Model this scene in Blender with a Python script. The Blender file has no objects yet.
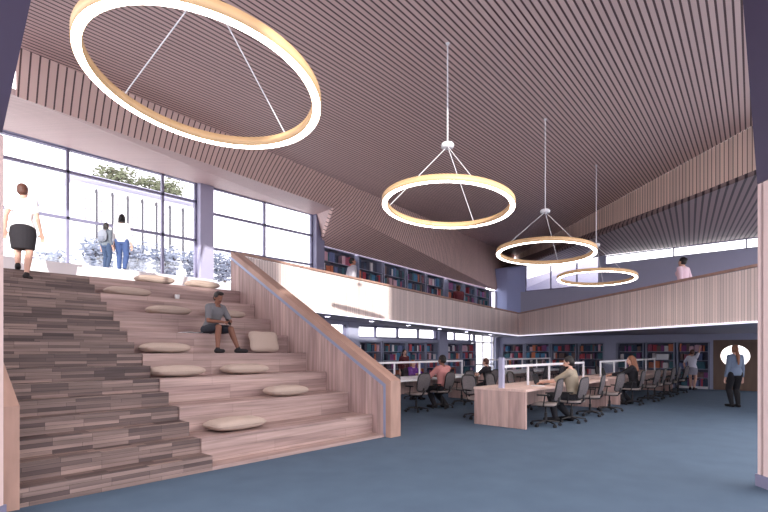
import bpy, bmesh, math, random
from mathutils import Vector, Matrix
random.seed(7)
S = bpy.context.scene
COL = S.collection
PI = math.pi
V = Vector

# ------------------------------------------------------------------ camera, world, sun, exposure
cam = bpy.data.cameras.new('camera')
camo = bpy.data.objects.new('camera', cam)
COL.objects.link(camo)
cam.sensor_width = 36.0
cam.lens = 36.0 * 488 / 768
cam.shift_y = 94 / 768
cam.clip_end = 500
camo.location = (0, 0, 1.6)
camo.rotation_euler = (PI / 2, 0, -math.radians(47.6))
S.camera = camo

w = bpy.data.worlds.new('world'); S.world = w; w.use_nodes = True
bg = w.node_tree.nodes['Background']
bg.inputs['Color'].default_value = (1.0, 0.96, 0.985, 1)
bg.inputs['Strength'].default_value = 3.0

sun = bpy.data.lights.new('sun', 'SUN'); sun.energy = 4.4; sun.angle = 0.009; sun.color = (1, .96, .92)
suno = bpy.data.objects.new('sun', sun); COL.objects.link(suno)
suno.rotation_euler = V((.73, 1, -.13)).to_track_quat('-Z', 'Y').to_euler()
suno.location = (-30, 0, 20)

S.view_settings.view_transform = 'Standard'
S.view_settings.look = 'None'
S.view_settings.gamma = 1.0
S.view_settings.exposure = 0.33
S.view_settings.use_curve_mapping = False

# ------------------------------------------------------------------ materials
def srgb(r, g, b):
    f = lambda c: (c / 255 / 12.92) if c / 255 <= .04045 else ((c / 255 + .055) / 1.055) ** 2.4
    return (f(r), f(g), f(b), 1)

class NT:
    def __init__(s, name):
        s.m = bpy.data.materials.new(name); s.m.use_nodes = True
        s.t = s.m.node_tree; s.p = s.t.nodes['Principled BSDF']; s.tc = None
    def n(s, typ, **kw):
        x = s.t.nodes.new(typ)
        for k, v in kw.items():
            setattr(x, k, v)
        return x
    def l(s, a, b): s.t.links.new(a, b)
    def obj(s):
        if not s.tc: s.tc = s.n('ShaderNodeTexCoord')
        return s.tc.outputs['Object']
    def math(s, op, a, b=None, c=None):
        x = s.n('ShaderNodeMath', operation=op)
        for i, q in enumerate((a, b, c)):
            if q is None: continue
            if isinstance(q, (int, float)): x.inputs[i].default_value = q
            else: s.l(q, x.inputs[i])
        return x.outputs[0]
    def mix(s, f, a, b, bt='MIX'):
        x = s.n('ShaderNodeMixRGB', blend_type=bt)
        for i, q in enumerate((f, a, b)):
            if isinstance(q, (int, float)): x.inputs[i].default_value = q
            elif isinstance(q, tuple): x.inputs[i].default_value = q
            else: s.l(q, x.inputs[i])
        return x.outputs[0]
    def noise(s, scale3, sc=1.0, det=3, vec=None):
        mp = s.n('ShaderNodeMapping'); mp.inputs['Scale'].default_value = scale3
        s.l(vec if vec is not None else s.obj(), mp.inputs['Vector'])
        x = s.n('ShaderNodeTexNoise'); x.inputs['Scale'].default_value = sc; x.inputs['Detail'].default_value = det
        s.l(mp.outputs[0], x.inputs['Vector'])
        return x.outputs['Fac']
    def dot(s, d):
        x = s.n('ShaderNodeVectorMath', operation='DOT_PRODUCT')
        s.l(s.obj(), x.inputs[0]); x.inputs[1].default_value = d
        return x.outputs['Value']
    def bump(s, h, st=.3, dist=.01):
        b = s.n('ShaderNodeBump'); b.inputs['Strength'].default_value = st; b.inputs['Distance'].default_value = dist
        s.l(h, b.inputs['Height']); s.l(b.outputs[0], s.p.inputs['Normal'])
    def fin(s, col, rough=.6, metal=0.0):
        if isinstance(col, tuple): s.p.inputs['Base Color'].default_value = col
        else: s.l(col, s.p.inputs['Base Color'])
        s.p.inputs['Roughness'].default_value = rough; s.p.inputs['Metallic'].default_value = metal
        return s.m

def plain(name, rgb, rough=.6, metal=0.0, var=.12, sc=30):
    t = NT(name); c = srgb(*rgb)
    dk = tuple(v * (1 - var) for v in c[:3]) + (1,)
    return t.fin(t.mix(t.noise((1, 1, 1), sc), c, dk), rough, metal)

def glow(name, rgb, st):
    t = NT(name); t.fin(srgb(*rgb), .5)
    t.p.inputs['Emission Color'].default_value = srgb(*rgb); t.p.inputs['Emission Strength'].default_value = st
    return t.m

def slats(name, d, pitch, gap, col, dark, var=.15, rough=.55):
    """parallel wooden slats across direction d with dark gaps"""
    t = NT(name); s_ = t.math('DIVIDE', t.dot(d), pitch)
    fr = t.math('FRACT', s_); idx = t.math('FLOOR', s_)
    wn = t.n('ShaderNodeTexWhiteNoise', noise_dimensions='1D'); t.l(idx, wn.inputs['W'])
    a = srgb(*col); b = tuple(v * (1 - var) for v in a[:3]) + (1,)
    c = t.mix(wn.outputs['Value'], a, b)
    c = t.mix(t.math('MULTIPLY', t.noise((1, 1, 1), 14), .18), c, b)
    g = t.math('LESS_THAN', fr, gap)
    c = t.mix(g, c, srgb(*dark))
    return t.fin(c, rough)

def planks(name, ax, ay, bw, rh, c1, c2, mort, grain, gscale, offs=.37, rough=.6, mcol=None):
    """boards: ax, ay = object-space directions giving brick u and v"""
    t = NT(name)
    cb = t.n('ShaderNodeCombineXYZ'); t.l(t.dot(ax), cb.inputs[0]); t.l(t.dot(ay), cb.inputs[1])
    b = t.n('ShaderNodeTexBrick'); b.offset = offs; b.offset_frequency = 1; b.squash_frequency = 3; b.squash = 1.6
    t.l(cb.outputs[0], b.inputs['Vector'])
    b.inputs['Scale'].default_value = 1; b.inputs['Brick Width'].default_value = bw; b.inputs['Row Height'].default_value = rh
    b.inputs['Mortar Size'].default_value = mort; b.inputs['Mortar Smooth'].default_value = .1
    b.inputs['Color1'].default_value = srgb(*c1); b.inputs['Color2'].default_value = srgb(*c2)
    b.inputs['Mortar'].default_value = srgb(*(mcol or [x * .6 for x in c2]))
    g = t.noise(gscale, 1.0, 5)
    gg = t.n('ShaderNodeMapRange'); t.l(g, gg.inputs[0]); gg.inputs[1].default_value = .3; gg.inputs[2].default_value = .7
    gg.inputs[3].default_value = 1 - grain; gg.inputs[4].default_value = 1 + grain * .35
    cc = t.n('ShaderNodeCombineXYZ')
    for i in range(3): t.l(gg.outputs[0], cc.inputs[i])
    c = t.mix(1.0, b.outputs['Color'], cc.outputs[0], 'MULTIPLY')
    return t.fin(c, rough)

M = {}
M['ceiling'] = slats('ceiling_slats', (-.0941, .9956, 0), .092, .30, (226, 198, 192), (92, 68, 70), .08)
M['skirt'] = slats('skirt_slats', (.981, .195, 0), .13, .20, (226, 194, 184), (88, 62, 62), .08)
M['soffit'] = slats('soffit_slats', (.981, .195, 0), .045, .2, (204, 176, 172), (160, 134, 132), .08)
M['wedge'] = slats('wedge_slats', (.55, .83, 0), .14, .18, (246, 220, 206), (104, 78, 74), .2)
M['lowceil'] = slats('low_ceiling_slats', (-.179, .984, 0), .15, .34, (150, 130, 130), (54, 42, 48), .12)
M['bal_left'] = slats('balustrade_slats_left', (1, 0, 0), .085, .10, (252, 234, 226), (150, 124, 118), .24)
M['bal_right'] = slats('balustrade_slats_right', (.645, .764, 0), .085, .10, (252, 232, 224), (146, 120, 114), .24)
M['stair'] = planks('stair_planks', (1, 0, 0), (0, .44, 1), .42, .0481, (158, 134, 126), (76, 60, 60), .0015, .35, (1.2, 18, 26), .43)
M['tier'] = planks('tier_planks', (1, 0, 0), (0, .56, 1), 1.5, .128, (190, 163, 155), (164, 137, 132), .0014, .34, (1.0, 9, 22), .37)
M['cheek'] = planks('cheek_planks', (0, 0, 1), (0, 1, 0), 6, .16, (194, 166, 160), (168, 140, 136), .0012, .36, (9, 16, 1.0), .37)
M['cap_wood'] = planks('cap_wood', (0, 1, .5), (1, 0, 0), 4, .4, (186, 150, 134), (172, 136, 122), .0, .2, (8, 1.5, 1.5))
M['oak'] = planks('pale_oak', (1, 0, 0), (0, 1, 0), 3, .3, (236, 206, 192), (222, 190, 178), .001, .16, (1.4, 12, 2))
M['oak_vert'] = planks('pale_oak_upright', (0, 0, 1), (0, 1, 0), 3, .22, (210, 178, 168), (190, 158, 150), .001, .3, (10, 10, 1.2))
M['brown_panel'] = planks('brown_panel', (0, 0, 1), (0, 1, 0), 3, .5, (128, 104, 88), (120, 96, 82), .001, .15, (10, 10, 1.2))
M['ring_wood'] = plain('ring_wood', (232, 190, 140), .5, 0, .2, 6)
M['wood_end'] = plain('wood_end_grain', (170, 138, 112), .6, 0, .3, 18)
M['glow'] = glow('lamp_diffuser', (255, 246, 236), 12)
M['led'] = glow('led_strip', (240, 238, 255), .8)  # the white trim's glow is added to brighten the floor below
M['downlight'] = glow('downlight_lens', (240, 240, 255), 14)  # emission of the added gallery fill lamps
t = NT('carpet')
nn = t.noise((1, 1, 1), 2.2, 4); n2 = t.noise((1, 1, 1), 90, 2)
cc = t.mix(nn, srgb(69, 89, 110), srgb(88, 110, 131)); cc = t.mix(t.math('MULTIPLY', n2, .5), cc, srgb(50, 64, 84))
t.bump(n2, .25, .006); M['carpet'] = t.fin(cc, .95)
M['blue_wall'] = plain('blue_grey_plaster', (178, 188, 230), .75, 0, .06, 5)
M['grey_wall'] = plain('grey_plaster', (176, 178, 200), .75, 0, .06, 5)
M['slab'] = plain('slab_soffit', (150, 146, 164), .8, 0, .06, 5)
M['white'] = plain('white_paint', (238, 236, 238), .5, 0, .04, 8)
M['frame'] = plain('window_frame_grey', (132, 130, 156), .5, 0, .05, 10)
M['column'] = plain('lavender_column', (178, 176, 200), .6, 0, .05, 10)
M['dark_frame'] = plain('dark_plum_steel', (74, 66, 92), .5, 0, .1, 6)
M['pink_clad'] = plain('pale_cladding', (232, 206, 202), .6, 0, .08, 6)
M['gap'] = plain('dark_gap', (36, 28, 34), .8)
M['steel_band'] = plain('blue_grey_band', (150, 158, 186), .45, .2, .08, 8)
M['shelf'] = plain('bookcase_grey', (160, 164, 186), .6, 0, .06, 10)
M['shelf_dark'] = plain('bookcase_back', (92, 92, 108), .7, 0, .1, 10)
M['black'] = plain('black_plastic', (26, 24, 28), .45, 0, .2, 20)
t = NT('chair_mesh'); ck = t.n('ShaderNodeTexChecker'); ck.inputs['Scale'].default_value = 160
t.l(t.obj(), ck.inputs['Vector']); ck.inputs['Color1'].default_value = srgb(112, 104, 104); ck.inputs['Color2'].default_value = srgb(80, 74, 78)
M['mesh'] = t.fin(ck.outputs['Color'], .8)
M['seat'] = plain('seat_fabric', (150, 138, 134), .9, 0, .15, 60)
M['pillow'] = None
t = NT('cushion_linen'); nz = t.noise((1, 1, 1), 120, 2)
M['pillow'] = t.fin(t.mix(nz, srgb(202, 182, 168), srgb(170, 150, 138)), .95); t.bump(nz, .3, .004)
t = NT('clear_glass')
tr = t.n('ShaderNodeBsdfTransparent'); tr.inputs[0].default_value = (.97, .98, .99, 1)
gl = t.n('ShaderNodeBsdfGlossy'); gl.inputs['Roughness'].default_value = .02
mx = t.n('ShaderNodeMixShader'); mx.inputs[0].default_value = .05
t.l(tr.outputs[0], mx.inputs[1]); t.l(gl.outputs[0], mx.inputs[2])
t.l(mx.outputs[0], t.t.nodes['Material Output'].inputs['Surface']); M['glass'] = t.m
M['skin_a'] = plain('skin_tan', (178, 124, 100), .6, 0, .06)
M['skin_b'] = plain('skin_light', (216, 170, 150), .6, 0, .06)
M['skin_c'] = plain('skin_brown', (128, 84, 66), .6, 0, .06)
M['hair_dark'] = plain('hair_dark', (30, 22, 22), .6, 0, .3, 60)
M['hair_brown'] = plain('hair_brown', (92, 54, 42), .6, 0, .3, 60)
M['hair_auburn'] = plain('hair_auburn', (150, 98, 72), .6, 0, .3, 60)
M['eye'] = plain('eye', (40, 30, 28), .3)
M['lip'] = plain('lip', (150, 82, 76), .5)
def cloth(rgb):
    k = 'cloth_%d_%d_%d' % rgb
    if k not in M: M[k] = plain(k, rgb, .85, 0, .15, 25)
    return M[k]
M['paper'] = plain('white_paper', (240, 240, 242), .6, 0, .03)
M['screen_white'] = plain('screen_rail_white', (236, 234, 238), .45, 0, .03)
M['paving'] = plain('pale_paving', (214, 212, 210), .9, 0, .08, 2)
M['render_white'] = plain('white_render', (244, 244, 246), .9, 0, .03, 2)
M['hedge'] = plain('hedge_leaf', (172, 180, 198), .9, 0, .35, 3)
M['tree'] = plain('tree_leaf', (104, 110, 86), .9, 0, .4, 3)
M['bark'] = plain('bark', (92, 78, 70), .9, 0, .3, 12)
M['post_dark'] = plain('dark_post', (66, 66, 74), .7)

# ------------------------------------------------------------------ mesh helpers
def plan(d, l): return (.7385 * d + .674 * l, .674 * d - .7385 * l)

def tag(o, label=None, cat=None, group=None, kind=None):
    if label: o['label'] = label
    if cat: o['category'] = cat
    if group: o['group'] = group
    if kind: o['kind'] = kind
    return o

def obj(name, bm, mat, parent=None, smooth=False, world=False):
    """link a bmesh as one object; world=True: bm is in world coordinates although it has a parent"""
    if world and parent is not None:
        p = parent; off = V((0, 0, 0))
        while p is not None: off += p.location; p = p.parent
        bmesh.ops.translate(bm, verts=bm.verts, vec=-off)
    me = bpy.data.meshes.new(name)
    bmesh.ops.recalc_face_normals(bm, faces=bm.faces)
    bm.to_mesh(me); bm.free()
    for m in (mat if isinstance(mat, (list, tuple)) else [mat]): me.materials.append(m)
    if smooth:
        for p in me.polygons: p.use_smooth = True
    o = bpy.data.objects.new(name, me); COL.objects.link(o)
    if parent is not None: o.parent = parent
    return o

def empty(name, loc=(0, 0, 0), rz=0, label=None, cat=None, group=None):
    o = bpy.data.objects.new(name, None); o.empty_display_size = .1
    o.location = loc; o.rotation_euler = (0, 0, rz); COL.objects.link(o)
    return tag(o, label, cat, group)

def struct(name, bm, mat, parent=None, smooth=False):
    o = obj(name, bm, mat, parent, smooth)
    if parent is None: o['kind'] = 'structure'
    return o

def B(): return bmesh.new()

def box(bm, lo, hi, mi=0, bev=0):
    x0, y0, z0 = lo; x1, y1, z1 = hi
    vs = [bm.verts.new(p) for p in ((x0, y0, z0), (x1, y0, z0), (x1, y1, z0), (x0, y1, z0), (x0, y0, z1), (x1, y0, z1), (x1, y1, z1), (x0, y1, z1))]
    fs = [bm.faces.new([vs[i] for i in q]) for q in ((0, 3, 2, 1), (4, 5, 6, 7), (0, 1, 5, 4), (1, 2, 6, 5), (2, 3, 7, 6), (3, 0, 4, 7))]
    for f in fs: f.material_index = mi
    if bev:
        es = list({e for f in fs for e in f.edges})
        bmesh.ops.bevel(bm, geom=es, offset=bev, segments=2, affect='EDGES')
    return bm

def hull8(bm, bot, top, mi=0):
    """prism between two matching polygons"""
    n = len(bot)
    a = [bm.verts.new(p) for p in bot]; b = [bm.verts.new(p) for p in top]
    fs = [bm.faces.new(a[::-1]), bm.faces.new(b)]
    for i in range(n): fs.append(bm.faces.new([a[i], a[(i + 1) % n], b[(i + 1) % n], b[i]]))
    for f in fs: f.material_index = mi
    return bm

def slabpoly(bm, pts, th):
    """polygon pts (top side) with thickness th downward (th<0: upward)"""
    return hull8(bm, [(p[0], p[1], p[2] - th) for p in pts], pts)

def frame_axes(d):
    d = d.normalized(); up = V((0, 0, 1)) if abs(d.z) < .9 else V((0, 1, 0))
    x = d.cross(up).normalized(); y = x.cross(d).normalized()
    return x, y

def loft(bm, rings, cap=True):
    """rings: lists of points of equal count"""
    vr = [[bm.verts.new(p) for p in r] for r in rings]; n = len(vr[0])
    for a, b in zip(vr, vr[1:]):
        for i in range(n): bm.faces.new([a[i], a[(i + 1) % n], b[(i + 1) % n], b[i]])
    if cap: bm.faces.new(vr[0][::-1]); bm.faces.new(vr[-1])
    return bm

def circ(c, x, y, rx, ry, n=14): return [c + x * (rx * math.cos(2 * PI * i / n)) + y * (ry * math.sin(2 * PI * i / n)) for i in range(n)]

def cyl(bm, a, b, ra, rb=None, n=12):
    a = V(a); b = V(b); x, y = frame_axes(b - a)
    return loft(bm, [circ(a, x, y, ra, ra, n), circ(b, x, y, ra if rb is None else rb, ra if rb is None else rb, n)])

def capsule(bm, a, b, ra, rb, n=12):
    a = V(a); b = V(b); d = b - a
    if d.length < 1e-5: d = V((0, 0, 1e-4))
    dn = d.normalized(); x, y = frame_axes(dn); R = []
    for k in (80, 50, 25): R.append(circ(a - dn * ra * math.sin(math.radians(k)), x, y, ra * math.cos(math.radians(k)), ra * math.cos(math.radians(k)), n))
    R.append(circ(a, x, y, ra, ra, n)); R.append(circ(b, x, y, rb, rb, n))
    for k in (25, 50, 80): R.append(circ(b + dn * rb * math.sin(math.radians(k)), x, y, rb * math.cos(math.radians(k)), rb * math.cos(math.radians(k)), n))
    return loft(bm, R)

def ellipsoid(bm, c, r, rot=None, n=16, m=10):
    R = []
    rot = rot or Matrix.Identity(3)
    for j in range(1, m):
        th = PI * j / m
        R.append([V(c) + rot @ V((r[0] * math.sin(th) * math.cos(2 * PI * i / n), r[1] * math.sin(th) * math.sin(2 * PI * i / n), -r[2] * math.cos(th))) for i in range(n)])
    return loft(bm, R)

def tube(bm, pts, r, n=8):
    R = []
    for i, p in enumerate(pts):
        p = V(p); d = V(pts[min(i + 1, len(pts) - 1)]) - V(pts[max(i - 1, 0)])
        x, y = frame_axes(d); R.append(circ(p, x, y, r, r, n))
    return loft(bm, R)

def copy_tree(o, parent=None):
    c = o.copy(); COL.objects.link(c)
    if parent is not None: c.parent = parent
    for ch in list(o.children): copy_tree(ch, c)
    return c

# ------------------------------------------------------------------ shell
b = B(); slabpoly(b, [(-4, -6, 0), (24, -6, 0), (24, 13.3, 0), (-4, 13.3, 0)], .2); struct('floor', b, M['carpet'])
b = B(); slabpoly(b, [(-80, -80, -.21), (120, -80, -.21), (120, 120, -.21), (-80, 120, -.21)], .2); tag(obj('ground', b, M['paving']), kind='structure')

# main slatted ceiling, a gently rising plane
cz = lambda x, y: 5.84 + .0377 * x + .0344 * y
pl = [(1.70, 9.12), (1.40, 7.81), (-2.52, 4.24), (3.99, -2.9), (7.97, .3), (12.23, .57), (27.58, 14.27)]
b = B(); slabpoly(b, [(x, y, cz(x, y)) for x, y in pl], -.25); struct('ceiling', b, M['ceiling'])
# slatted skirt under its left edge
def strip(bm, pts, off):
    q = [V(p) for p in pts]; return hull8(bm, q, [p + V(off) for p in q])
E1L = (1.70, 9.12, 6.22); E1K = (9.43, 10.58, 6.56); K = (10.23, 11.48, 6.05); B0 = (1.73, 9.24, 5.507)
C0 = (27.58, 14.27, 7.37); S2 = (23.4, 13.2, 4.80); L0 = (11.18, 13.2, 5.29)
def ruled(bm, p0, p1, q0, q1, th, n=40):
    """thin ruled skin between the lines p0-p1 (top) and q0-q1 (bottom), cut at equal stations"""
    p0, p1, q0, q1, th = map(V, (p0, p1, q0, q1, th))
    T = [p0.lerp(p1, i / n) for i in range(n + 1)]; Q = [q0.lerp(q1, i / n) for i in range(n + 1)]
    vt = [bm.verts.new(v) for v in T]; vq = [bm.verts.new(v) for v in Q]; wt = [bm.verts.new(v + th) for v in T]; wq = [bm.verts.new(v + th) for v in Q]
    for i in range(n):
        bm.faces.new([vt[i], vt[i + 1], vq[i + 1], vq[i]]); bm.faces.new([wt[i], wq[i], wq[i + 1], wt[i + 1]])
        bm.faces.new([vt[i], wt[i], wt[i + 1], vt[i + 1]]); bm.faces.new([vq[i], vq[i + 1], wq[i + 1], wq[i]])
    bm.faces.new([vt[0], vq[0], wq[0], wt[0]]); bm.faces.new([vt[n], wt[n], wq[n], vq[n]])
b = B(); ruled(b, E1L, E1K, B0, K, (0, .015, 0)); struct('trim_1', b, M['skirt'])
b = B(); ruled(b, E1K, C0, K, S2, (-.02, .12, .06)); strip(b, [K, S2, L0], (-.02, .12, .06)); struct('trim_2', b, M['skirt'])
b = B(); strip(b, [(.8, 9.06, 5.5), B0, K, (10.86, 13.2, 6.28), (.8, 13.2, 6.37)], (0, 0, .1)); struct('trim_3', b, M['soffit'])
b = B(); strip(b, [K, L0, (10.86, 13.2, 6.28)], (.1, 0, .05)); struct('trim_4', b, M['soffit'])
# right wedge and low ceiling
E2R = (12.23, .57, 6.32); E3R = (12.23, .57, 5.24); C1 = (27.58, 14.27, 7.07)
b = B(); strip(b, [E2R, C0, C1, E3R], (.012, -.012, 0)); struct('trim_5', b, M['wedge'])
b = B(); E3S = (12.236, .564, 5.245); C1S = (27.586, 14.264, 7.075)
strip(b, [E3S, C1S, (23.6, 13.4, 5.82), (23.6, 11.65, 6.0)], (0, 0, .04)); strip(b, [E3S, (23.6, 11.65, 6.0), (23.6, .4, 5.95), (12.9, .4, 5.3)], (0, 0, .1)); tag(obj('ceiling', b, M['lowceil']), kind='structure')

# back wall (x = 23.6): lower part, upper part with its high windows
def wallx(bm, x, y0, y1, z0, z1, th=.2): return box(bm, (x, y0, z0), (x + th, y1, z1))
b = B()
wallx(b, 23.95, 3.42, 13.2, 0, 2.3, .1)
wallx(b, 23.6, 3.42, 13.4, 1.92, 4.62, .34)
wallx(b, 23.6, 12.97, 13.4, 0, 1.92, .34); wallx(b, 23.6, 7.2, 7.72, 0, 1.92, .34); wallx(b, 23.6, 3.42, 3.60, 0, 1.92, .34)
wallx(b, 23.6, -.5, 2.06, 0, 1.92, .34); wallx(b, 23.6, .3, 3.42, 1.99, 4.62, .34)
wallx(b, 23.6, 7.7, 7.95, 4.62, 6.0); wallx(b, 23.6, .3, 7.7, 4.62, 5.55)
struct('wall_back', b, M['grey_wall'])
b = B(); wallx(b, 23.6, 11.65, 13.4, 4.62, 6.0); 
hull8(b, [(23.45, 12.6, 2.3), (23.6, 11.9, 2.3), (23.6, 13.3, 2.3)], [(23.45, 12.6, 5.9), (23.6, 11.9, 5.9), (23.6, 13.3, 5.9)])
struct('wall_back_left', b, M['blue_wall'])
# brown panel with the round opening
b = B(); n = 48; cy, czz, r = 2.76, 1.36, .48
outer = []; hw = .72; up_, dn_ = 2.0 - czz, czz - .005
angs = [2 * PI * i / n for i in range(n)]
for sy_, sz_ in ((1, up_), (-1, up_), (-1, -dn_), (1, -dn_)):       # put ring stations exactly on the corners
    a0 = math.atan2(sz_, sy_ * hw) % (2 * PI); k = min(range(n), key=lambda i: abs(angs[i] - a0)); angs[k] = a0
for a in angs:
    dy, dz = math.cos(a), math.sin(a); k = min(hw / max(abs(dy), 1e-6), (up_ if dz > 0 else dn_) / max(abs(dz), 1e-6)); outer.append((cy + dy * k, czz + dz * k))
ri = [[(x, cy + r * math.cos(angs[i]), czz + .89 * r * math.sin(angs[i])) for i in range(n)] for x in (23.58, 23.7)]
ro = [[(x, y, z) for y, z in outer] for x in (23.58, 23.7)]
loops = [ro[0], ri[0], ri[1], ro[1], ro[0]]
vv = [[b.verts.new(p) for p in q] for q in loops[:4]]; vv.append(vv[0])
for A_, B_ in zip(vv, vv[1:]):
    for i in range(n): b.faces.new([A_[i], A_[(i + 1) % n], B_[(i + 1) % n], B_[i]])
pn = obj('wall_panel', b, M['brown_panel']); tag(pn, 'brown timber wall panel with a bright round opening, at the right end of the bookcases', 'wall panel')
b = B()
rr = [[(x, cy + q * math.cos(2 * PI * i / n), czz + .89 * q * math.sin(2 * PI * i / n)) for i in range(n)] for x, q in ((23.56, .48), (23.56, .51), (23.585, .51), (23.585, .48), (23.56, .48))]
loft(b, rr, cap=False); obj('opening_rim', b, M['wood_end'], pn)
# high windows in the back wall
def window(name, horizontal, coord, a0, a1, z0, z1, muls, trans, fw=.06, depth=.1, mat='frame'):
    """glazed frame in a wall; horizontal='x' wall along x at y=coord, 'y' wall along y at x=coord"""
    def bx(bm, p0, p1, q0, q1, d=depth, off=0):
        if horizontal == 'x': box(bm, (p0, coord + off, q0), (p1, coord + off + d, q1))
        else: box(bm, (coord + off, p0, q0), (coord + off + d, p1, q1))
    f = B()
    bx(f, a0, a1, z0, z0 + fw); bx(f, a0, a1, z1 - fw, z1); bx(f, a0, a0 + fw, z0, z1); bx(f, a1 - fw, a1, z0, z1)
    for m in muls: bx(f, m - fw / 2, m + fw / 2, z0, z1)
    for t_ in trans: bx(f, a0, a1, t_ - fw / 2, t_ + fw / 2)
    o = struct(name, f, M[mat])
    g = B(); bx(g, a0 + fw / 2, a1 - fw / 2, z0 + fw / 2, z1 - fw / 2, .012, depth / 2); obj('pane', g, M['glass'], o)
    return o
window('window_1', 'y', 23.62, .3, 7.7, 5.55, 5.97, [2.4, 4.9], [], .04)
window('window_2', 'y', 23.62, 7.95, 11.65, 4.62, 6.0, [9.0, 10.3], [], .05)
# pale canopy outside the left high window
b = B(); strip(b, [(24.4, 7, -.2), (24.4, 13, -.2), (24.4, 13, 4.7), (24.4, 7, 4.7)], (.1, 0, 0)); strip(b, [(24.4, 7, 4.6), (24.4, 13, 4.6), (25.6, 13, 5.5), (25.6, 8.6, 6.3)], (.1, 0, 0)); tag(obj('canopy', b, M['column']), 'pale slanting canopy wall outside the high window above the gallery corner', 'canopy')

# left wall: tall windows over the landing
window('window_3', 'x', 13.2, .8, 6.62, 3.5, 6.37, [3.46, 5.67], [4.70, 5.79])
window('window_4', 'x', 13.2, 7.02, 10.8, 3.0, 6.33, [8.87], [4.55, 5.56])
b = B(); box(b, (6.62, 13.0, 3.08), (7.02, 13.35, 6.36)); struct('trim_6', b, M['column'])
b = B(); box(b, (10.8, 12.95, 3.0), (11.12, 13.35, 6.3)); box(b, (10.74, 12.93, 2.9), (10.84, 13.0, 6.28)); struct('trim_7', b, M['frame'])
b = B(); box(b, (.8, 13.12, 6.33), (10.9, 13.4, 6.75)); struct('trim_8', b, M['frame'])
# wall behind the gallery bookcases and the lower left wall
b = B()
hull8(b, [(11.12, 13.56, 2.6), (22.9, 13.56, 2.6), (22.9, 13.7, 2.6), (11.12, 13.7, 2.6)], [(11.12, 13.56, 5.5), (22.9, 13.56, 5.05), (22.9, 13.7, 5.05), (11.12, 13.7, 5.5)])
struct('wall_left', b, M['grey_wall'])
window('window_5', 'x', 13.25, 22.95, 23.55, 2.5, 4.75, [], [], .05)
b = B()
for x0, x1 in ((7, 11.6), (12.46, 13.0), (18.15, 18.8), (23.26, 23.7)): box(b, (x0, 13.15, 0), (x1, 13.5, 2.75))
for (x0, x1) in ((11.6, 12.46), (13.0, 18.15), (18.8, 21.37)):
    box(b, (x0, 13.5, 0), (x1, 13.6, 2.06)); box(b, (x0, 13.2, 1.96), (x1, 13.5, 2.06))
box(b, (7, 13.2, 2.55), (23.6, 13.5, 2.9))
struct('wall_left_lower', b, M['grey_wall'])
window('window_6', 'x', 13.28, 11.6, 12.46, 2.06, 2.58, [], [], .05)
window('window_7', 'x', 13.28, 13.0, 18.15, 2.06, 2.56, [14.08, 15.42, 16.8], [], .07)
window('window_8', 'x', 13.28, 18.8, 21.37, 2.03, 2.50, [19.62, 20.95], [], .06)
window('door_1', 'x', 13.28, 21.37, 23.26, .02, 2.45, [22.2], [1.98, .85], .06, .08, 'white')

# side walls outside the frame; left and opposite ones shaped to mask the low sun
b = B(); box(b, (.25, 5.9, 0), (.45, 13.5, 3.15)); box(b, (.25, 5.9, 5.45), (.45, 13.5, 6.8)); box(b, (.25, 5.9, 3.15), (.45, 6.2, 5.45)); box(b, (.25, 13.2, 3.15), (.45, 13.5, 5.45)); struct('wall_left_front', b, M['grey_wall'])  # unseen; opening and header placed to choose where sunlight lands
b = B()
def pbox(bm, d0, d1, l0, l1, z0, z1):
    p = [plan(d0, l0), plan(d1, l0), plan(d1, l1), plan(d0, l1)]
    return hull8(bm, [(x, y, z0) for x, y in p], [(x, y, z1) for x, y in p])
pbox(b, -13, -12, -14, .9, -.2, 5.56); pbox(b, -13, -12, .9, 2.3, -.2, 7.5); pbox(b, -13, -12, 2.3, 6.3, -.2, 5.35); pbox(b, -13, -12, 6.3, 24, -.2, 11)  # unseen stepped blocks added to cut the sun into patches
struct('wall_opposite', b, M['grey_wall'])
b = B(); box(b, (14.6, .0, 0), (23.95, .3, .9)); box(b, (14.6, 0, 2.15), (23.95, .3, 2.7)); box(b, (14.6, 0, 5.6), (23.95, .3, 6.2)); [box(b, (x_, 0, .9), (x_ + .3, .3, 5.6)) for x_ in (14.6, 17.6, 20.6, 23.65)]; struct('wall_right', b, M['grey_wall'])

# ------------------------------------------------------------------ galleries
zt = lambda x: 4.15 - .0455 * (x - 7); zb = lambda x: 2.81 - .034 * (x - 7)
GA = (6.95, 11.4); GC = (22.4, 11.4); GR = (13.04, .3)
b = B()
pg = [(6.9, 11.42), (22.4, 11.42), (23.6, 11.42), (23.6, 13.25), (6.9, 13.25)]
hull8(b, [(x, y, zb(x) + .03) for x, y in pg], [(x, y, zb(x) + .27) for x, y in pg])
struct('floor_gallery_left', b, M['slab'])
b = B()
pg = [(22.4, 11.4), GR, (23.6, .3), (23.6, 11.4)]; zz = [2.31, 2.24, 2.24, 2.30]
hull8(b, [(p[0], p[1], z) for p, z in zip(pg, zz)], [(p[0], p[1], z + .22) for p, z in zip(pg, zz)])
struct('floor_gallery_right', b, M['slab'])

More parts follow.
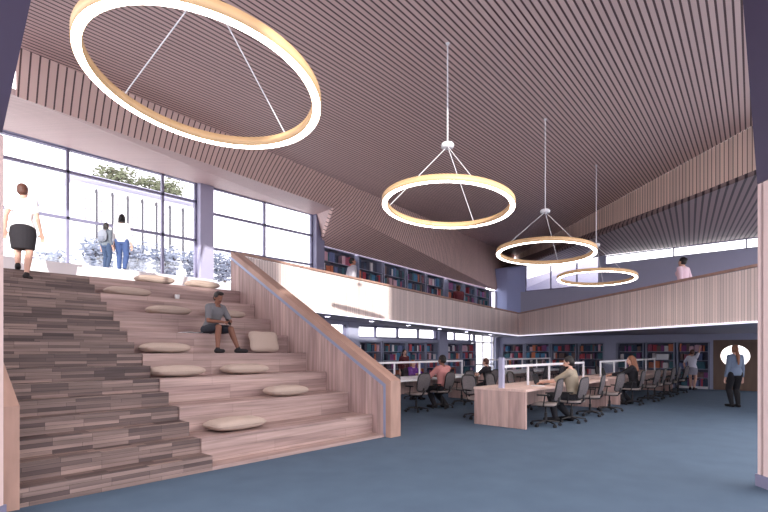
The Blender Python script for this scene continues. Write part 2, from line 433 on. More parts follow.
def balustrade(name, a, c, za, zc, ba, bc, mat, label, posts):
    """slatted balustrade between plan points a and c: top heights za, zc; bottom ba, bc"""
    d = (V((*c, 0)) - V((*a, 0))).normalized(); nrm = V((d.y, -d.x, 0)) * -1
    if nrm.dot(V((0, 0, 0)) - V((*a, 0))) < 0: nrm = -nrm      # towards the hall
    e = empty(name, (a[0], a[1], ba), 0, label, 'balustrade')
    A3 = V((*a, 0)); C3 = V((*c, 0))
    def prism(z00, z01, z10, z11, o0, o1):
        bm = B()
        p = [A3 + nrm * o0, C3 + nrm * o0, C3 + nrm * o1, A3 + nrm * o1]
        hull8(bm, [p[0] + V((0, 0, z00)), p[1] + V((0, 0, z01)), p[2] + V((0, 0, z01)), p[3] + V((0, 0, z00))],
              [p[0] + V((0, 0, z10)), p[1] + V((0, 0, z11)), p[2] + V((0, 0, z11)), p[3] + V((0, 0, z10))]); return bm
    obj('slat_panel', prism(ba + .04, bc + .04, za - .08, zc - .08, -.03, .03), M[mat], e, world=True)
    obj('handrail', prism(za - .06, zc - .06, za, zc, -.04, .045), M['cap_wood'], e, world=True)
    obj('bottom_trim', prism(ba + .0, bc + .0, ba + .04, bc + .04, -.05, .05), M['led'], e, world=True)  # trim strip with an added fill glow
    L = (C3 - A3).length
    for k in range(posts):
        f = (k + .5) / posts; q = A3.lerp(C3, f) - nrm * .06; z0 = ba + (bc - ba) * f; z1 = za + (zc - za) * f
        bm = B(); cyl(bm, (q.x, q.y, z0 + .2), (q.x, q.y, z1 - .03), .018, n=8); obj('post', bm, M['frame'], e, world=True)
    return e
balustrade('balustrade', GA, GC, 4.15, 3.45, 2.81, 2.285, 'bal_left', 'long pale slatted balustrade of the left gallery, sunlit white at its near end', 8)
balustrade('balustrade', (22.33, 11.31), GR, 3.45, 3.55, 2.285, 2.21, 'bal_right', 'pale slatted balustrade of the right gallery under the dark low ceiling', 6)

def fill_lamp(x, y, z, lab, grp):  # extra lamps added to lift the dark space under the galleries
    e = empty('recessed_downlight', (x, y, z), 0, lab, 'ceiling lamp', grp)
    X, Y = V((1, 0, 0)), V((0, 1, 0))
    bm = B(); loft(bm, [circ(V((0, 0, q)), X, Y, r, r, 20) for q, r in ((0, .09), (0, .11), (-.006, .108), (-.006, .09), (0, .09))], cap=False); obj('bezel', bm, M['white'], e)
    bm = B(); loft(bm, [circ(V((0, 0, q)), X, Y, r, r, 20) for q, r in ((-.001, .09), (-.003, .09))]); obj('lens', bm, M['downlight'], e)
for i in range(7):
    x = 8.6 + 2.1 * i; fill_lamp(x, 12.3, zb(x) + .028, 'small round downlight in the soffit of the left gallery', 'downlights under the left gallery')
for i in range(5):
    for j in range(2):
        y = 2.0 + 2.0 * i; xf = 13.3 + .843 * y; x = xf + (23.2 - xf) * (.3 + .45 * j); fill_lamp(x, y, 2.25 + .006 * y, 'small round downlight in the soffit of the right gallery', 'downlights under the right gallery')
# ------------------------------------------------------------------ stair, seating tiers, parapets
RIS, TRD, Y0 = .1925, .33, 6.05
st = empty('staircase', (2.2, Y0, 0), 0, 'dark brown plank staircase climbing along the left side of the seating tiers', 'staircase')
for k in range(16):
    y = Y0 + TRD * k
    bm = B(); box(bm, (1.15, y, .0 if k == 0 else RIS * k), (3.25, y + TRD + (.02 if k < 15 else 0), RIS * (k + 1)))
    if k: box(bm, (1.15, y + .02, 0), (3.25, y + TRD, RIS * k))
    obj('step', bm, M['stair'], st, world=True)
se = empty('seating_steps', (5, Y0, 0), 0, 'pale timber amphitheatre seating tiers between the dark stair and the sloping side wall', 'seating steps')
bm = B(); box(bm, (3.25, Y0, 0), (6.63, 6.35, .05)); obj('plinth', bm, M['tier'], se, world=True)
TH = .385
for k in range(8):
    y = 6.35 + .66 * k
    bm = B(); box(bm, (3.25, y, 0), (6.63, (y + .66) if k < 7 else 11.33, TH * (k + 1))); obj('tier', bm, M['tier'], se, world=True)
b = B(); box(b, (.5, 11.33, 2.7), (6.9, 13.2, 3.08)); box(b, (.5, 11.32, 2.7), (3.25, 11.33, 3.08)); struct('floor_landing', b, M['tier'])
b = B(); box(b, (.8, 12.3, 3.08), (6.62, 13.2, 3.5)); struct('trim_9', b, M['white'])

def parapet(x0, x1, y_end, label, inner):
    """sloping side wall of the stair: profile polygon in y,z extruded in x"""
    e = empty('stair_parapet', ((x0 + x1) / 2, y_end, 0), 0, label, 'parapet')
    def prof(o):    # o = inset from the outer edge
        s_ = .5636
        k = o * math.sqrt(1 + s_ * s_)
        ye = y_end + o
        return [(ye, 0), (ye, 1.04 + s_ * o - k), (11.42, 1.04 + s_ * (11.42 - y_end) - k), (11.42, 3.0), (9.2, .0)]
    def ex(bm, P_, xa, xb): return hull8(bm, [(xa, y, z) for y, z in P_], [(xb, y, z) for y, z in P_])
    bm = B(); ex(bm, prof(.19), x0 + .0, x1 - .0); obj('side_panel', bm, M['cheek'], e, world=True)
    def band(o0, o1, xa, xb, nm, mt):
        P0, P1 = prof(o0), prof(o1); bm = B()
        poly = [P0[0], P0[1], P0[2], P1[2], P1[1], P1[0]]
        # two convex quads
        for q in ([P0[0], P0[1], P1[1], P1[0]], [P0[1], P0[2], P1[2], P1[1]]):
            hull8(bm, [(xa, y, z) for y, z in q], [(xb, y, z) for y, z in q])
        obj(nm, bm, M[mt], e, world=True)
    band(0, .12, x0 - (.02 if inner > 0 else 0), x1 + (.02 if inner < 0 else 0), 'cap', 'cap_wood')
    band(.12, .19, x0 + .01, x1 - .01, 'shadow_band', 'steel_band')  # blue-grey metal strip inset below the cap
    return e
parapet(6.64, 6.9, 5.9, 'sloping pale wood side wall right of the seating tiers, with a darker cap', -1)
parapet(.78, 1.15, 6.0, 'narrow wooden side wall end at the far left edge, left of the dark stair', 1)

# ------------------------------------------------------------------ near columns and raking posts
def colm(df, lat, sgn, z1, lab):
    """column whose inner face lies at lateral lat, from depth df towards the camera"""
    p = plan(df, lat); e = empty('cladded_column', (p[0], p[1], 0), 0, lab, 'column')
    def part(nm, d0, d1, l0, l1, z0, z1, mat):
        bm = B(); pbox(bm, df - d1, df - d0, lat + sgn * l0, lat + sgn * l1, z0, z1); obj(nm, bm, M[mat], e, world=True)
    part('cladding_board', 0, .045, 0, .2, .14, z1, 'pink_clad')
    part('recess', .045, .085, .03, .2, .14, z1, 'gap')
    part('cladding_board', .085, .40, 0, .2, .14, z1, 'pink_clad')
    part('base', -.02, .42, -.015, .22, 0, .14, 'frame')
colm(5.75, 4.40, 1, 3.55, 'pale two-board column with a dark groove at the right edge of the hall')
colm(4.6, -3.59, -1, 3.62, 'pale column sliver at the far left edge, before the narrow side wall end')
def rake(df, dn, lb, lt, zb_, zt_, sgn, lab):
    bm = B()
    q = lambda d, l, z: (*plan(d, l), z)
    t_ = .03 * sgn
    hull8(bm, [q(df, lb, zb_), q(dn, lb, zb_), q(dn, lb + t_, zb_), q(df, lb + t_, zb_)], [q(df, lt, zt_), q(dn, lt, zt_), q(dn, lt + t_, zt_), q(df, lt + t_, zt_)])
    tag(obj('raking_post', bm, M['dark_frame']), lab, 'post')
rake(5.75, 5.40, 4.395, 4.195, 3.56, 6.1, 1, 'dark plum raking post above the pale column at the right edge')
rake(4.6, 4.27, -3.60, -3.10, 3.65, 5.95, -1, 'dark plum raking post leaning in at the top left corner')

# ------------------------------------------------------------------ ring lamps
def ring_lamp(c, R, hubz, ceil, label, az, k=.07):
    e = empty('ring_pendant_lamp', c, 0, label, 'ceiling lamp', 'ring pendant lamps in a row')
    n = 96; wd, hh = .08, .085
    def pt(r, a, z): return V((r * math.cos(a), r * math.sin(a), z - k * r * math.cos(a)))
    def rings(rs):
        bm = B(); loops = [[pt(r, 2 * PI * i / n, z) for i in range(n)] for r, z in rs]
        v = [[bm.verts.new(p) for p in q] for q in loops]; v.append(v[0])
        for A_, B_ in zip(v, v[1:]):
            for i in range(n): bm.faces.new([A_[i], A_[(i + 1) % n], B_[(i + 1) % n], B_[i]])
        return bm
    obj('ring_frame', rings([(R - wd, .0), (R - wd, hh), (R, hh), (R, 0), (R - .008, 0), (R - .008, hh - .01), (R - wd + .008, hh - .01), (R - wd + .008, 0)]), M['ring_wood'], e, True)
    obj('diffuser', rings([(R - wd + .008, -.004), (R - .008, -.004), (R - .008, .03), (R - wd + .008, .03)]), M['glow'], e, True)
    hz = hubz - c[2]
    bm = B(); loft(bm, [circ(V((0, 0, z)), V((1, 0, 0)), V((0, 1, 0)), r, r, 20) for z, r in ((-.03, .05), (-.02, .09), (.02, .1), (.05, .08), (.06, .02))]); obj('hub', bm, M['white'], e, True).location = (0, 0, hz)
    bm = B(); cyl(bm, (0, 0, hz + .05), (0, 0, ceil - c[2]), .011, n=8); obj('rod', bm, M['white'], e)
    for a in az:
        p = pt(R - .05, math.radians(a), hh)
        bm = B(); cyl(bm, (0, 0, hz), p, .006, n=6); obj('cable', bm, M['white'], e)
    bm = B(); loft(bm, [circ(V((0, 0, ceil - c[2] - z)), V((1, 0, 0)), V((0, 1, 0)), r, r, 16) for z, r in ((.03, .015), (.02, .03), (0, .03))]); obj('ceiling_plate', bm, M['white'], e)
    return e
ring_lamp((2.07, 3.97, 3.84), .987, 4.75, cz(2.07, 3.97), 'largest glowing ring lamp, hanging top left over the stair foot', (8, 112, 235), .13)
ring_lamp((6.06, 4.24, 3.74), .987, 4.66, cz(6.06, 4.24), 'second glowing ring lamp, hung centre left of the slatted ceiling before the gallery', (8, 112, 235), .09)
ring_lamp((9.65, 4.32, 3.57), .987, 4.44, cz(9.65, 4.32), 'third glowing ring lamp, hung in front of the gallery corner', (8, 112, 235))
ring_lamp((13.35, 4.57, 3.48), .987, 4.37, cz(13.35, 4.57), 'farthest and smallest glowing ring lamp, before the right gallery', (8, 112, 235))

# ------------------------------------------------------------------ cushions
def cushion_mesh(sx, sy, sz):
    bm = B(); n, m = 24, 12; P = []
    for j in range(1, m):
        ph = PI * j / m; R = []
        for i in range(n):
            th = 2 * PI * i / n; ct, st_ = math.cos(th), math.sin(th)
            k = .42; cx = math.copysign(abs(ct) ** k, ct); cy_ = math.copysign(abs(st_) ** k, st_)
            e = math.sin(ph) ** .45
            corner = 1 + .10 * abs(cx * cy_)
            R.append(V((sx * cx * e * corner, sy * cy_ * e * corner, -sz * math.cos(ph) * (1 - .35 * abs(cx * cy_) ** 2) + .012 * math.sin(7 * th) * e * sz)))
        P.append(R)
    loft(bm, P)
    return bm
def cushion(x, y, z, rz, label, sx=.40, sy=.24, sz=.10, tilt=0, grp='linen floor cushions'):
    e = empty('floor_cushion', (x, y, z), 0, label, 'cushion', grp); e.rotation_euler = (tilt, 0, rz)
    obj('cover', cushion_mesh(sx, sy, sz), M['pillow'], e, True).location = (0, 0, sz)
    bm = B(); n = 40; pts = []
    for i in range(n + 1):
        th = 2 * PI * i / n; ct, st_ = math.cos(th), math.sin(th); k = .42
        cx = math.copysign(abs(ct) ** k, ct); cy_ = math.copysign(abs(st_) ** k, st_); c_ = 1.005 * (1 + .1 * abs(cx * cy_))
        pts.append((sx * cx * c_, sy * cy_ * c_, sz))
    tube(bm, pts, .007, 6); obj('piping', bm, M['pillow'], e, True)
    return e
tz = lambda k: .385 * k + .004
cushion(3.98, 6.72, tz(1), .05, 'linen cushion lying on the lowest tier, largest and nearest to the stair', .42, .25, .095)
cushion(5.35, 7.30, tz(2), -.1, 'linen cushion on the second tier, near the sloping side wall', .37, .22, .095)
cushion(3.68, 8.02, tz(3), .08, 'linen cushion on the third tier beside the dark stair', .40, .24, .095)
cushion(4.95, 8.02, tz(3), -.05, 'linen cushion on the third tier, below the seated young man', .40, .22, .095)
cushion(3.78, 8.72, tz(4), .1, 'linen cushion on the fourth tier, above the stair-side one', .39, .22, .095)
cushion(4.40, 9.98, tz(6), 0, 'linen cushion on the sixth tier, up left of the seated young man', .40, .2, .095)
cushion(5.72, 10.05, tz(6), 0, 'linen cushion on the sixth tier, partly behind the seated young man', .40, .2, .095)
cushion(3.84, 10.62, tz(7), 0, 'linen cushion on the seventh tier by the top of the stair', .40, .2, .095)
cushion(4.62, 11.20, 3.084, 0, 'left cushion of the pair on the topmost tier edge', .38, .2, .095)
cushion(5.75, 11.20, 3.084, .1, 'right cushion of the pair on the topmost tier edge', .38, .2, .095)
up = cushion(5.88, 8.86, tz(4) + .215, 0, 'square linen cushion standing upright against the tier beside the seated man', .33, .205, .075, 1.30)

# small white things on the tiers
e = empty('paper_cup', (4.98, 10.86, tz(7)), 0, 'small white cup on the upper tiers under the cushion pair', 'cup')
bm = B(); loft(bm, [circ(V((0, 0, z)), V((1, 0, 0)), V((0, 1, 0)), r, r, 16) for z, r in ((0, .038), (.10, .05), (.13, .052))]); obj('cup_body', bm, M['paper'], e, True)
bm = B(); loft(bm, [circ(V((0, 0, z)), V((1, 0, 0)), V((0, 1, 0)), r, r, 16) for z, r in ((.13, .056), (.14, .056), (.15, .045))]); obj('lid', bm, M['white'], e, True)
e = empty('open_magazine', (4.50, 9.20, tz(5)), .25, 'open magazine lying on the tier left of the seated young man', 'magazine')  # white sheet added in place of a sun glint on the tier
for sx in (-1, 1):
    bm = B(); R = []
    for i in range(7):
        f = i / 6; x = sx * .21 * f; z = .004 + .018 * math.sin(PI * f) ** 1 * (1 - f * .5)
        R.append([V((x, -.14, z)), V((x, .14, z)), V((x, .14, z + .004)), V((x, -.14, z + .004))])
    loft(bm, R); obj('page_block', bm, M['paper'], e)

# ------------------------------------------------------------------ bookcases and books
BOOKC = [(196, 74, 84), (214, 124, 88), (62, 78, 104), (66, 112, 124), (146, 80, 136), (220, 178, 190), (66, 66, 84), (112, 124, 166), (226, 220, 222), (172, 88, 112), (76, 136, 174), (128, 104, 102)]
CN = ['red', 'orange', 'navy', 'teal', 'purple', 'pink', 'black', 'slate blue', 'white', 'crimson', 'bright blue', 'brown']
bm_cols = [plain('book_cover_%s' % CN[i].replace(' ', '_'), BOOKC[i], .6, 0, .1) for i in range(12)]
def book_geo(bm, f, w_, h_, dp, mi=0, mp=1):
    """f maps (along, out, up) -> world; covers, rounded spine and page block"""
    def bx(a0, a1, o0, o1, z0, z1, m):
        p = [(a0, o0), (a1, o0), (a1, o1), (a0, o1)]
        hull8(bm, [f(a, o, z0) for a, o in p], [f(a, o, z1) for a, o in p], m)
    t_ = .004
    bx(0, t_, 0, dp, 0, h_, mi); bx(w_ - t_, w_, 0, dp, 0, h_, mi)
    p = [(0, 0), (w_ * .2, -.008), (w_ * .8, -.008), (w_, 0), (w_ - t_, .004), (t_, .004)]
    hull8(bm, [f(a, o, 0) for a, o in p], [f(a, o, h_) for a, o in p], mi)
    bx(t_, w_ - t_, .004, dp - .006, .006, h_ - .006, mp)
rows_word = ['lowest', 'second lowest', 'middle', 'second highest', 'top']
stuff = {}
indiv = 0
protos = {}
def bookcase(axis, a0, a1, face, z0, z1, nrow, where, label, book_rows, individual, dens=1.0, slope=0.0, grp='wall bookcases', skip=None):
    """axis 'y': runs along y, faces -x at x=face;  'x': runs along x, faces -y at y=face"""
    global indiv
    dp = .32
    org = (face, a0, 0) if axis == 'y' else (a0, face, 0)
    e = empty('bookcase', (org[0], org[1], z0), 0, label, 'bookcase', grp)
    L = a1 - a0
    F = (lambda a, o, z: V((o, a, z))) if axis == 'y' else (lambda a, o, z: V((a, o, z + slope * a)))
    def bx(nm, A0, A1, o0, o1, Z0, Z1, mat):
        bm = B(); p = [(A0, o0), (A1, o0), (A1, o1), (A0, o1)]
        hull8(bm, [F(a, o, Z0) for a, o in p], [F(a, o, Z1) for a, o in p]); obj(nm, bm, M[mat], e)
    H = z1 - z0; sw = .045
    bx('side_panel', 0, sw, 0, dp, 0, H, 'shelf'); bx('side_panel', L - sw, L, 0, dp, 0, H, 'shelf')
    bx('back_panel', sw, L - sw, dp - .02, dp, .1, H, 'shelf_dark')
    bx('top_panel', 0, L, 0, dp, H, H + .04, 'shelf'); bx('plinth', sw, L - sw, .01, dp - .03, 0, .1, 'white')
    rh = (H - .1) / nrow
    for r in range(nrow):
        if r: bx('shelf', sw, L - sw, .01, dp - .02, .1 + r * rh - .02, .1 + r * rh, 'shelf')
        if r not in book_rows: continue
        a = sw + .01; zb0 = .1 + r * rh + .001
        while a < L - sw - .08:
            if random.random() < .10: a += random.uniform(.08, .30); continue
            if skip and r == skip[0] and skip[1] - .1 < a < skip[2]: a = skip[2]; continue
            ci = random.choice([0, 1, 2, 2, 3, 3, 4, 5, 6, 6, 7, 8, 9, 10, 11]); run = random.randint(1, 4)
            hb = random.uniform(.62, .9) * rh
            for q in range(run):
                w_ = random.uniform(.032, .06) / dens; h_ = hb * random.uniform(.93, 1.0)
                if a + w_ > L - sw - .01 or (skip and r == skip[0] and skip[1] < a + w_ and a < skip[2]): break
                if individual and indiv < 300:
                    key = (axis, ci)
                    if key not in protos:
                        bm = B(); f1 = (lambda A_, o, z: V((o, A_, z))) if axis == 'y' else (lambda A_, o, z: V((A_, o, z)))
                        book_geo(bm, f1, .06, .26, .2); protos[key] = obj('book', bm, [bm_cols[ci], M['paper']]); ob = protos[key]
                    else:
                        ob = protos[key].copy(); COL.objects.link(ob)
                    p = V((org[0], org[1], z0)) + F(a, .05, zb0); ob.location = p
                    s_ = (w_ / .06); ob.scale = (1, s_, h_ / .26) if axis == 'y' else (s_, 1, h_ / .26)
                    tag(ob, '%s book on the %s shelf, %s' % (CN[ci], rows_word[r + 5 - nrow] if nrow <= 5 else 'a', where), 'book', 'shelved books, %s shelf of the %s' % (rows_word[r + 5 - nrow], where))
                    indiv += 1
                else:
                    bm = stuff.setdefault(0, B()); o3 = V((org[0], org[1], z0))
                    book_geo(bm, lambda A_, o, z: o3 + F(A_ + a, o + .05, z + zb0), w_, h_, .2, ci, 12)
                a += w_ + .003
            a += random.choice((0, 0, .01, .04))
# back wall, x = 23.6 (nearest units on the right first)
BY = [(3.62, 4.78), (4.86, 5.98), (6.06, 7.18), (7.74, 8.94), (9.02, 10.28), (10.34, 11.68), (11.74, 12.96)]
BW = ['back bookcase beside the brown panel', 'second back bookcase from the brown panel', 'third back bookcase from the brown panel', '', '', '', '']
BLab = ['grey bookcase beside the brown panel, where the woman in white reaches up', 'grey bookcase second from the brown panel, a white box on its shelf', 'grey bookcase third from the brown panel, left of the white box one',
        'grey back bookcase just left of the wide pier', 'grey back bookcase second left of the wide pier', 'grey back bookcase third left of the wide pier', 'grey back bookcase in the corner by the glass door']
for i, (a, c) in enumerate(BY):
    bookcase('y', a, c, 23.6, .0, 1.9, 5, BW[i], BLab[i], range(5), i < 3, 1.0, skip=(3, .18, .74) if i == 1 else None)
LX = [(13.04, 14.30), (14.36, 15.84), (15.90, 17.16), (17.22, 18.12), (18.84, 19.98), (20.04, 21.34)]
LL = ['partly hidden behind the side wall cap', 'behind the standing dark-haired person', 'behind the table with the purple-shirted person', 'just left of the grey pier', 'just right of the grey pier', 'beside the glass door']
for i, (a, c) in enumerate(LX):
    bookcase('x', a, c, 13.18, 0, 1.9, 5, '', 'grey bookcase under the low window strip, ' + LL[i], range(1, 5), False, .9, grp='bookcases under the window strip')
GX = [(11.20, 12.85), (13.02, 14.38), (14.46, 15.84), (15.92, 17.2), (17.28, 18.6), (18.9, 20.2), (20.3, 21.3), (21.4, 22.7)]
GW = ['first gallery bookcase', 'second gallery bookcase', 'third gallery bookcase'] + [''] * 5
GL = ['nearest to the tall windows, behind the man in grey', 'second from the tall windows', 'third from the tall windows', 'fourth from the tall windows', 'fifth from the tall windows', 'just left of the far figure in dark clothes', 'just right of the far figure in dark clothes', 'last one before the bright end window']
for i, (a, c) in enumerate(GX):
    sl = -.042; base = zb(a) + .27; top = 5.27 - .045 * (a - 11.2)
    bookcase('x', a, c, 13.2, base, top - .04, 5, GW[i], 'grey gallery bookcase, ' + GL[i], (2, 3, 4), i < 3, 1.0, sl, grp='gallery bookcases')
if stuff:
    o = obj('books', stuff[0], bm_cols + [M['paper']]); tag(o, 'rows of smaller distant books filling the other shelves', 'books', None, 'stuff')
# white box on the shelf
e = empty('storage_box', (23.74, 5.32, 1.182), 0, 'white box on the shelf of the second back bookcase', 'box')
# (it stands on the fourth shelf, in front of the books)
bm = B(); box(bm, (-.10, -.24, 0), (.10, .24, .22), 0, .008); obj('box_body', bm, M['paper'], e); bm = B(); box(bm, (-.105, -.245, .20), (.105, .245, .25), 0, .006); obj('lid', bm, M['white'], e)

# ------------------------------------------------------------------ desks
def desk(x0, x1, y0, y1, label, grp, panels=('near', 'far'), post=False, top='oak'):
    e = empty('study_desk', ((x0 + x1) / 2, (y0 + y1) / 2, 0), 0, label, 'desk', grp)
    bm = B(); box(bm, (x0, y0, .75), (x1, y1, .80), 0, .004); obj('desk_top', bm, M[top], e, world=True)
    for nm in panels:
        xa = x0 + .012 if nm == 'near' else x1 - .072
        bm = B(); box(bm, (xa, y0 + .012, 0), (xa + .06, y1 - .012, .75), 0, .003); obj('end_panel', bm, M['oak_vert'], e, world=True)
    if 'mid' in panels: pass
    bm = B(); box(bm, (x0 + .08, (y0 + y1) / 2 - .02, .35), (x1 - .08, (y0 + y1) / 2 + .02, .74)); obj('modesty_panel', bm, M['oak_vert'], e, world=True)
    ym = (y0 + y1) / 2; xs = x0 + .18; xe = x1 - .12
    fr = B(); box(fr, (xs, ym - .025, 1.22), (xe, ym + .025, 1.275))
    n = max(2, round((xe - xs) / 1.25))
    for i in range(n + 1):
        xp = xs + (xe - xs - .04) * i / n; box(fr, (xp, ym - .02, .80), (xp + .04, ym + .02, 1.225))
    obj('screen_frame', fr, M['screen_white'], e, world=True)
    g = B(); box(g, (xs, ym - .006, .86), (xe, ym + .006, 1.23)); obj('screen_glass', g, M['glass'], e, world=True)
    if post:
        bm = B(); box(bm, (xs - .1, ym - .05, .80), (xs - .01, ym + .05, 1.44), 0, .004); obj('power_post', bm, M['column'], e, world=True)
    return e
desk(9.15, 14.05, 4.5, 5.72, 'pale oak desk with a solid end panel and low glass screen, nearest the camera', 'study desks', post=True)
desk(15.1, 21.6, 4.5, 5.72, 'long oak desk in line behind the nearest one, with the long-haired woman', 'study desks', post=False)
desk(8.9, 13.75, 8.35, 9.55, 'long white-topped desk where the person in pink sits, towards the window side', 'study desks', top='white')
desk(15.1, 20.6, 8.35, 9.55, 'long white-topped desk at the far back near the bookcases', 'study desks', top='white')

# ------------------------------------------------------------------ office chairs
def make_chair():
    r = empty('office_chair')
    # five-star base
    bm = B(); cyl(bm, (0, 0, .075), (0, 0, .13), .045, .035, 16)
    for k in range(5):
        a = 2 * PI * k / 5 + .3; d = V((math.cos(a), math.sin(a), 0))
        x, y = V((-d.y, d.x, 0)), V((0, 0, 1))
        loft(bm, [circ(d * rr + V((0, 0, zz)), x, y, wx, wy, 8) for rr, zz, wx, wy in ((.02, .105, .03, .022), (.16, .098, .024, .018), (.30, .078, .018, .013))])
    base = obj('base', bm, M['black'], r)
    for k in range(5):
        a = 2 * PI * k / 5 + .3; d = V((math.cos(a), math.sin(a), 0)); t_ = V((-d.y, d.x, 0)); c = d * .30
        bm = B()
        for s_ in (-1, 1): cyl(bm, c + t_ * (.006 * s_) + V((0, 0, .032)), c + t_ * (.028 * s_) + V((0, 0, .032)), .032, n=12)
        cyl(bm, c + V((0, 0, .03)), c + V((0, 0, .085)), .009, n=8)
        obj('caster', bm, M['black'], base)
    bm = B(); cyl(bm, (0, 0, .12), (0, 0, .28), .03, n=14); cyl(bm, (0, 0, .28), (0, 0, .42), .018, n=14); box(bm, (-.08, -.11, .405), (.08, .11, .435), 0, .008); obj('gas_column', bm, M['black'], r)
    # seat (front +y)
    bm = B(); R = []
    for y, wd, z, th in ((-.23, .19, .47, .025), (-.2, .23, .465, .032), (0, .245, .458, .036), (.16, .24, .465, .034), (.23, .215, .452, .028), (.25, .18, .44, .018)):
        R.append([V((wd * math.copysign(abs(math.cos(a)) ** .5, math.cos(a)), y, z + th * math.copysign(abs(math.sin(a)) ** .7, math.sin(a)))) for a in [2 * PI * i / 20 for i in range(20)]])
    loft(bm, R); obj('seat', bm, M['seat'], r, True)
    # backrest: frame loop and mesh panel on a gentle curve
    def bp(u, v): # u -1..1, v 0..1
        return V((u * (.20 + .03 * math.sin(PI * v)), -.235 - .10 * v + .045 * u * u - .03 * math.sin(PI * v), .54 + .46 * v))
    bm = B(); loop = []
    for i in range(40):
        a = 2 * PI * i / 40; cu = math.copysign(abs(math.cos(a)) ** .45, math.cos(a)); cv = math.copysign(abs(math.sin(a)) ** .45, math.sin(a))
        loop.append(bp(cu, .5 + .5 * cv))
    tube(bm, loop + [loop[0]], .017, 8)
    tube(bm, [(0, -.07, .42), (0, -.2, .43), (0, -.27, .50), (0, -.285, .62)], .022, 8)
    fr = obj('backrest_frame', bm, M['black'], r, True)
    bm = B(); G = 9; vs = [[bm.verts.new(bp(-.96 + 1.92 * i / (G - 1), .03 + .94 * j / (G - 1)) + V((0, 0, 0))) for i in range(G)] for j in range(G)]
    vb = [[bm.verts.new(v.co + V((0, -.008, 0))) for v in row] for row in vs]
    for j in range(G - 1):
        for i in range(G - 1):
            bm.faces.new([vs[j][i], vs[j][i + 1], vs[j + 1][i + 1], vs[j + 1][i]]); bm.faces.new([vb[j][i], vb[j + 1][i], vb[j + 1][i + 1], vb[j][i + 1]])
    obj('backrest_mesh', bm, M['mesh'], r, True)
    for s_ in (-1, 1):
        bm = B(); tube(bm, [(s_ * .10, -.02, .43), (s_ * .27, -.03, .44), (s_ * .285, -.05, .52), (s_ * .285, -.07, .66)], .014, 8)
        box(bm, (s_ * .285 - .03, -.17, .655), (s_ * .285 + .03, .10, .685), 0, .01); obj('armrest', bm, M['black'], r)
    return r
chair0 = make_chair(); used = False
def chair(x, y, rz, label):
    global used
    o = copy_tree(chair0) if used else chair0
    used = True
    o.location = (x, y, 0); o.rotation_euler = (0, 0, rz); tag(o, label, 'chair', 'mesh-back office chairs at the desks')
c_ = 'grey mesh office chair '
chair(9.9, 4.42, .12, c_ + 'on the aisle side of the nearest desk, beside its end panel')
chair(10.85, 4.25, -.05, c_ + 'under the bearded man')
chair(12.2, 4.32, .15, c_ + 'just right of the bearded man')
chair(13.4, 4.25, -.12, c_ + 'second right of the bearded man, by the desk end')
chair(15.5, 4.28, .05, c_ + 'under the long-haired woman in black')
for i, (x, y, r_) in enumerate(((16.85, 4.2, -.1), (17.85, 4.25, .1), (18.85, 4.2, 0), (19.9, 4.25, .1), (20.95, 4.2, -.08))):
    chair(x, y, r_, c_ + ('next to the long-haired woman, on her right', 'second along from the long-haired woman', 'third along from the long-haired woman', 'fourth along from the long-haired woman, below the gallery', 'last of the aisle row, nearest the back bookcases')[i])
for i, (x, y, r_) in enumerate(((9.92, 6.1, PI - .25), (11.0, 6.1, PI), (12.2, 6.15, PI + .1), (13.3, 6.1, PI), (16.0, 6.1, PI), (17.4, 6.12, PI - .1), (18.8, 6.1, PI))):
    chair(x, y, r_, c_ + ('at the far-side near corner of the closest desk', 'across the nearest desk from the laptop', 'second across the nearest desk, past the laptop', 'at the far end across the nearest desk', 'across the desk from the long-haired woman', 'second across the rear oak desk', 'third across the rear oak desk')[i])
for i, (x, y, r_) in enumerate(((8.75, 7.95, .2), (9.95, 7.95, -.1), (11.0, 7.9, .05), (12.15, 8.0, -.1), (13.3, 7.85, 0))):
    chair(x, y, r_, c_ + ('half hidden by the end of the sloping side wall', 'left of the person in pink, its back to the camera', 'under the person in pink', 'right of the person in pink', 'under the dark-haired person in black at the white desk end')[i])
for i, (x, y, r_) in enumerate(((9.6, 9.98, PI), (10.8, 9.95, PI + .1), (12.4, 10.0, PI), (15.9, 7.95, 0), (17.2, 7.95, .1), (18.6, 7.9, -.1))):
    chair(x, y, r_, c_ + ('behind the white desk, leftmost', 'behind the white desk, second from left', 'behind the white desk under the purple shirt', 'at the far white desk, nearest', 'at the far white desk, second', 'at the far white desk, third')[i])

# laptop and papers on the nearest desk
def laptop(x, y, rz, label):
    e = empty('laptop', (x, y, .80), rz, label, 'laptop')
    bm = B(); box(bm, (-.17, -.12, .002), (.17, .12, .018), 0, .004); bs = obj('keyboard_base', bm, M['black'], e)
    bm = B(); box(bm, (-.15, -.04, .018), (.15, .09, .020)); obj('keyboard', bm, M['gap'], bs)
    bm = B(); hull8(bm, [(-.17, .115, .016), (.17, .115, .016), (.17, .125, .016), (-.17, .125, .016)], [(-.17, .185, .245), (.17, .185, .245), (.17, .195, .245), (-.17, .195, .245)]); obj('screen', bm, M['black'], e)
laptop(10.9, 4.95, .1, 'open black laptop on the nearest desk before the bearded man')
laptop(15.6, 4.98, 0, 'open black laptop before the long-haired woman')
e = empty('paper_sheet', (10.35, 4.8, .8005), .3, 'white paper sheets on the nearest desk by the laptop', 'paper')
for k in range(3):
    bm = B(); box(bm, (-.105, -.148, .0015 * k), (.105, .148, .0015 * k + .001)); o = obj('sheet', bm, M['paper'], e); o.rotation_euler = (0, 0, .15 * k)

